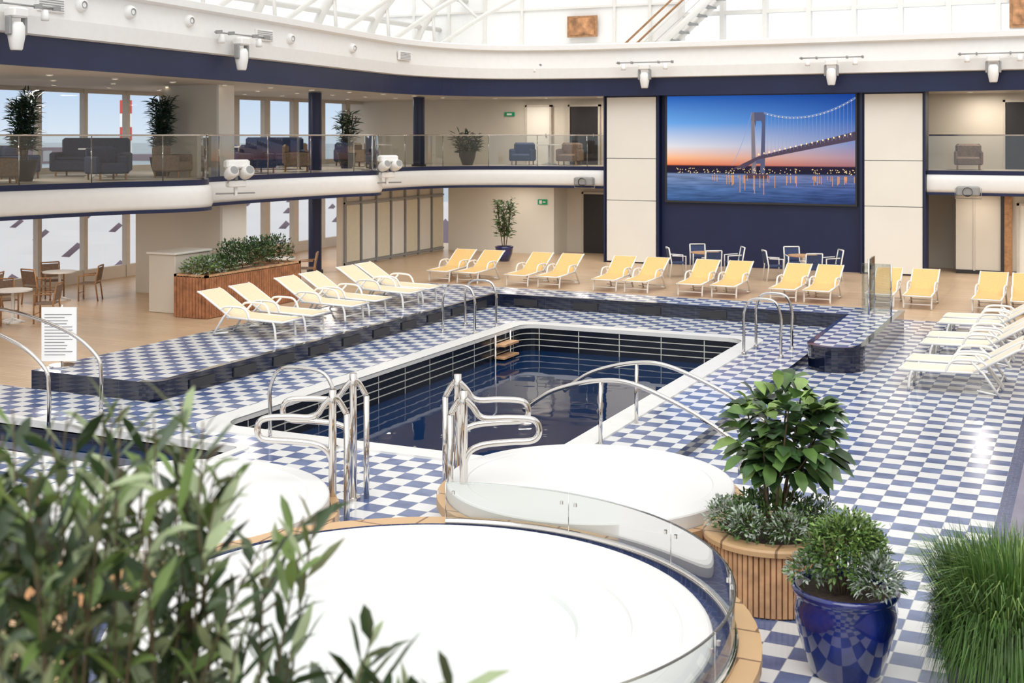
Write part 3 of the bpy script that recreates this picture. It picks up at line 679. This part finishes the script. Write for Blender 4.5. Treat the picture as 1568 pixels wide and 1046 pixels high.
for k in range(12):
    a=k*.56; q1=U(.3,1); tip=(tx+.42*math.cos(a)*q1,ty+.42*math.sin(a)*q1,U(1.35,1.90))
    base=(px+.06*math.cos(a),py+.06*math.sin(a),.55); mid=((base[0]*.6+tip[0]*.4),(base[1]*.6+tip[1]*.4),1.05)
    br=catmull([base,mid,tip],6); b.tube(br,.014,M_stem,6,taper=.5)
    for i,p in enumerate(br):
        if p.z<1.12: continue
        for j in range(4):
            a2=R()*6.28; b.leaf(p,(math.cos(a2),math.sin(a2),U(-.2,.5)),U(.19,.27),U(.11,.145),random.choice([M_leafD,M_leafD,M_leafM]),.35,U(-.4,.4),True)
    for j in range(7):
        a2=j*.9; b.leaf(tip,(math.cos(a2),math.sin(a2),U(.1,.8)),U(.19,.26),U(.11,.14),random.choice([M_leafD,M_leafM,M_leafL]),.25,U(-.4,.4),True)
for k in range(85):
    d=rnd_dir(-.5); p=Vector((tx,ty,1.48))+Vector((d.x*.42,d.y*.42,d.z*.42)); b.leaf(p,d+Vector((0,0,.15)),U(.18,.26),U(.11,.15),random.choice([M_leafD,M_leafM,M_leafD,M_leafM,M_leafL]),.35,U(-.7,.7),True)
cloud(b,(px,py,.70),(.52,.52,.24),1900,.06,.022,[M_leafD,M_leafM,M_leafM])
for a in(3.6,4.4,5.3,.4): cloud(b,(px+.42*math.cos(a),py+.42*math.sin(a),.74),(.18,.18,.18),420,.05,.018,[M_leafS,M_leafS,M_leafM])
b.obj('potted_rubber_tree')
c=C(3.74,9.3,0)
b=MB(); b.lathe([(.001,0),(.42,0),(.47,.05),(.50,.3),(.51,.33),(.47,.33),(.46,.28),(.001,.27)],M_dark,(c.x,c.y,.005),40)
for i in range(5200):
    a=R()*6.28; r0=math.sqrt(R())*.46; L_=U(.45,.98); o=U(.02,.6)
    p0=Vector((c.x+r0*math.cos(a),c.y+r0*math.sin(a),.28)); a+=U(-.6,.6); dv=Vector((math.cos(a),math.sin(a),0))
    side=Vector((-math.sin(a),math.cos(a),0))*.005
    p1=p0+dv*o*.25*L_+Vector((0,0,L_*.55)); p2=p0+dv*o*.6*L_+Vector((0,0,L_*.8)); p3=p0+dv*o*1.0*L_+Vector((0,0,L_*(1.0-.8*o*o)))
    b.add([p0-side,p0+side,p1-side,p1+side,p2-side*.8,p2+side*.8,p3],[(0,1,3,2),(2,3,5,4),(4,5,6)],random.choice([M_grass,M_grass,M_leafM,M_leafM,M_leafL]))
for i in range(2600):
    a=R()*6.28; p0=Vector((c.x+.44*math.cos(a),c.y+.44*math.sin(a),.30)); dv=Vector((math.cos(a),math.sin(a),0)); side=Vector((-math.sin(a),math.cos(a),0))*.005
    h=U(.05,.5); p1=p0+dv*U(.06,.16)+Vector((0,0,h)); p2=p1+dv*U(.04,.14)+Vector((0,0,U(-.45,.1)))
    if p2.z<.02: p2.z=.02
    b.add([p0-side,p0+side,p1-side,p1+side,p2],[(0,1,3,2),(2,3,4)],random.choice([M_grass,M_grass,M_leafM]))
b.obj('ornamental_grass_planter')
b=MB(); x0,x1,y0,y1=-19.3,-18.35,22.8,26.5
b.box(x0+.03,x1-.03,y0+.03,y1-.03,0,.92,M_slat)
k=y0
while k<y1-.05: b.box(x1-.03,x1,k,k+.075,.02,.96,M_slat); k+=.09
k=x0
while k<x1-.05: b.box(k,k+.075,y0,y0+.03,.02,.96,M_slat); k+=.09
b.box(x0,x1,y0,y0+.08,.94,1.0,M_slat2); b.box(x0,x1,y1-.08,y1,.94,1.0,M_slat2); b.box(x1-.08,x1,y0,y1,.94,1.0,M_slat2); b.box(x0,x0+.08,y0,y1,.94,1.0,M_slat2)
for i in range(9):
    yy=y0+.35+i*.38; big=i>2
    cloud(b,((x0+x1)/2-.03,yy,1.08 if not big else 1.2),(.45,.4,.3 if not big else .5),520,.09,.035,[M_leafD,M_leafM,M_leafD,M_leafD] if i>1 else [M_leafM,M_leafL,M_leafS])
b.obj('cedar_planter_hedge')
def potted(name,x,y,z,h,r,pot=M_pot,ph=.5,n=500,L=.22,w=.05,ms=None):
    ms=ms or [M_leafD,M_leafM]
    b=MB(); b.lathe([(.001,0),(.18,0),(.27,.25),(.3,ph-.06),(.32,ph),(.28,ph),(.26,ph-.06),(.001,ph-.07)],pot,(x,y,z),24)
    for i in range(6):
        a=i*1.05; tp=Vector((x+r*.5*math.cos(a),y+r*.5*math.sin(a),z+h*U(.8,.94))); ln=catmull([(x+.05*math.cos(a),y+.05*math.sin(a),z+ph-.1),(x+r*.3*math.cos(a),y+r*.3*math.sin(a),z+h*.5),tuple(tp)],6)
        b.tube(ln,.012,M_stem,5)
        for j in range(n//6):
            p=ln[random.randrange(4,len(ln))]; q_=p+Vector((U(-.1,.1),U(-.1,.1),U(-.1,.05))); b.leaf(q_,Vector((U(-1,1),U(-1,1),U(-.1,.6))),L*U(.7,1.2),w,random.choice(ms))
    return b.obj(name)
potted('potted_bamboo',-17.9,37.6,0,2.25,.55,n=620,L=.2,w=.05)
PM=[M_palm,M_palm,M_leafD]
potted('potted_palm',-22.5,21.4,3.13,2.15,.4,M_dark,n=1300,L=.3,w=.04,ms=PM)
potted('potted_palm.001',-22.2,25.75,3.13,2.15,.35,M_dark,n=1200,L=.28,w=.04,ms=PM)
potted('potted_palm.002',-21.9,34.2,3.13,2.0,.45,M_dark,n=420,L=.33,w=.05,ms=PM)
potted('potted_palm.003',-20.3,39.6,3.13,1.2,.8,M_dark,n=520,L=.33,w=.05,ms=PM)
# foreground olive shrub in tall planter
b=MB()
def ht(x):
    P=[(-1.9,3.34),(-1.45,3.40),(-1.15,3.42),(-.88,3.42),(-.72,3.22),(-.6,3.06),(-.52,2.80),(-.35,2.72),(-.1,2.75)]
    for (a,ha),(c_,hc) in zip(P,P[1:]):
        if a<=x<=c_: return ha+(hc-ha)*(x-a)/(c_-a)
    return 3.3
def branch(bx_,by,tip,n,L=.155):
    base=Vector((bx_,by,2.05)); tip=Vector(tip); mid=base.lerp(tip,.55)+Vector(((tip.x-base.x)*-.15,U(-.05,.05),.08))
    ln=catmull([tuple(base),tuple(mid),tuple(tip)],8); b.tube(ln,.006,M_stem,5,taper=.4)
    for j in range(n):
        t=.25+.75*j/n; f=t*(len(ln)-1); i=int(f); p=ln[i].lerp(ln[min(i+1,len(ln)-1)],f-i)
        ax=(ln[min(i+1,len(ln)-1)]-ln[max(i-1,0)]).normalized(); a=j*2.4+R()
        sd=ax.orthogonal().normalized(); sd=Matrix.Rotation(a,3,ax)@sd
        b.leaf(p,ax*U(.6,1.1)+sd*U(.5,.9),L*U(.65,1.25),U(.028,.046),random.choice([M_olive,M_olive,M_olive2,M_olive3]),U(0,.3))
for i in range(95):
    x=U(-1.75,-.62); h=ht(x); z=h-abs(random.gauss(0,.33)) if R()<.85 else h-.04
    if x>-.85 and R()<.35: continue
    branch(x*.75-.35+U(-.1,.1),U(-.35,.35),(x,U(-.5,.4),max(2.5,z)),16,.17)
for x,z in((-1.35,3.46),(-1.2,3.42),(-1.02,3.50),(-.94,3.46),(-.88,3.50),(-.82,3.44),(-.86,3.3),(-.80,3.18),(-.64,3.12),(-.60,3.02),(-.57,3.10),(-.7,2.92),(-.38,2.84),(-.30,2.72),(-.14,2.78),(-.24,2.70),(-.5,2.66),(-.6,2.80),(-.42,2.68),(-.34,2.80)):
    branch(x*.8-.2,U(-.2,.2),(x,U(-.25,.25),z),15,.17)
for x,z in((-1.0,3.30),(-.92,3.15),(-.85,3.0),(-1.1,3.2),(-.78,2.95),(-.7,2.88),(-.95,2.95)):
    branch(x*.9-.2,-.35,(x,U(-1.1,-.8),z),18,.17)
b.box(-2.1,.2,-.5,.5,1.95,2.06,M_soil); b.bevbox(-2.15,.25,-.55,.55,-.0,2.0,M_teak,.03)
v=C(0,3.4,0); b.obj('olive_shrub_planter',loc=v,rot=math.radians(25.1))

# ---------------------------------------------------------------- exterior
b=MB(); b.box(-90,-30,-40,140,-6.6,-6.5,M_quay); b.obj('quay_ground')
b=MB()
for i in range(4):
    for j in range(14):
        x=-46-i*9; y=10+j*6.5; z=-6.5; h=3.0
        b.box(x-4,x+4,y,y+6.2,z,z+h,M_purple); b.box(x+4,x+4.05,y,y+6.2,z+h-.5,z+h,M_tram)
        b.add([(x+4.2,y-.1,z+h),(x+4.2,y+6.3,z+h),(x+4.2,y+3.1,z+h+1.8)],[(0,1,2)],M_purple)
        b.add([(x+4.2,y-.1,z+h),(x+4.2,y+6.3,z+h),(x+4.2,y+3.1,z+h+1.8),(x-4.2,y-.1,z+h),(x-4.2,y+6.3,z+h),(x-4.2,y+3.1,z+h+1.8)],[(3,5,4),(0,2,5,3),(1,4,5,2)],M_tent)
b.obj('terminal_tents')
b=MB()
for i in range(7): b.cyl(-180,198,-7.9+i*2.75,-7.9+(i+1)*2.75,1.2,M_red if i%2==0 else M_white,seg=16)
b.obj('striped_chimney')
b=MB()
for i in range(26):
    yy=20+i*22+U(-5,5); h=U(2,7); b.box(-420,-405,yy,yy+U(8,18),-8,-8+h,M_purple); b.box(-404.9,-404.8,yy+1,yy+6,-7,-8+h*.8,M_tent)
b.obj('harbour_buildings')
b=MB(); b.box(-1500,-90,-900,1500,-8.2,-8,mk('sea',(.22,.28,.34),.5,var=.1,scale=.02)); b.obj('sea')

# ---------------------------------------------------------------- lights
w=bpy.data.worlds.new('sky'); S.world=w; w.use_nodes=True; nt=w.node_tree; N=nt.nodes; L=nt.links
bg=N['Background']; tc=N.new('ShaderNodeTexCoord'); sp=N.new('ShaderNodeSeparateXYZ'); r=N.new('ShaderNodeValToRGB')
L.new(tc.outputs['Generated'],sp.inputs[0]); L.new(sp.outputs[2],r.inputs[0]); L.new(r.outputs[0],bg.inputs[0])
el=r.color_ramp.elements; el[0].position=0; el[0].color=(.62,.70,.79,1); el[1].position=.085; el[1].color=(.985,.98,.965,1)
q_=el.new(.045); q_.color=(.44,.58,.76,1); bg.inputs[1].default_value=1.12
sl=bpy.data.lights.new('sun','SUN'); sl.energy=2.0; sl.angle=math.radians(60); sl.color=(1,.99,.97)
so=bpy.data.objects.new('sun',sl); S.collection.objects.link(so); so.rotation_euler=(math.radians(32),math.radians(16),0)
def al(x,y,z,e,sz=.5,col=(1,.90,.78)):
    l=bpy.data.lights.new('downlight','AREA'); l.energy=e; l.size=sz; l.shape='DISK'; l.color=col
    o=bpy.data.objects.new('downlight',l); S.collection.objects.link(o); o.location=(x,y,z)
for y in(18,22,28.5,30,34,38): al(-22.8,y,5.46,40); al(-22.8,y+.5,2.46,34)
for x in(-18.5,-15.8,-3.2,0): al(x,40.6 if x<-5 else 40.9,5.46,42); al(x,39.3,2.40,15)

# ---------------------------------------------------------------- camera
cam=bpy.data.cameras.new('camera'); co=bpy.data.objects.new('camera',cam); S.collection.objects.link(co); S.camera=co
co.location=(0,0,4.2); co.rotation_euler=(math.pi/2,0,math.radians(25.1))
cam.lens=36*1913/1568; cam.sensor_width=36; cam.shift_y=-(523-207)/1568
cam.dof.use_dof=True; cam.dof.focus_distance=17; cam.dof.aperture_fstop=2.8
cam.clip_end=3000
S.view_settings.view_transform='Standard'; S.view_settings.look='None'; S.view_settings.exposure=0.08
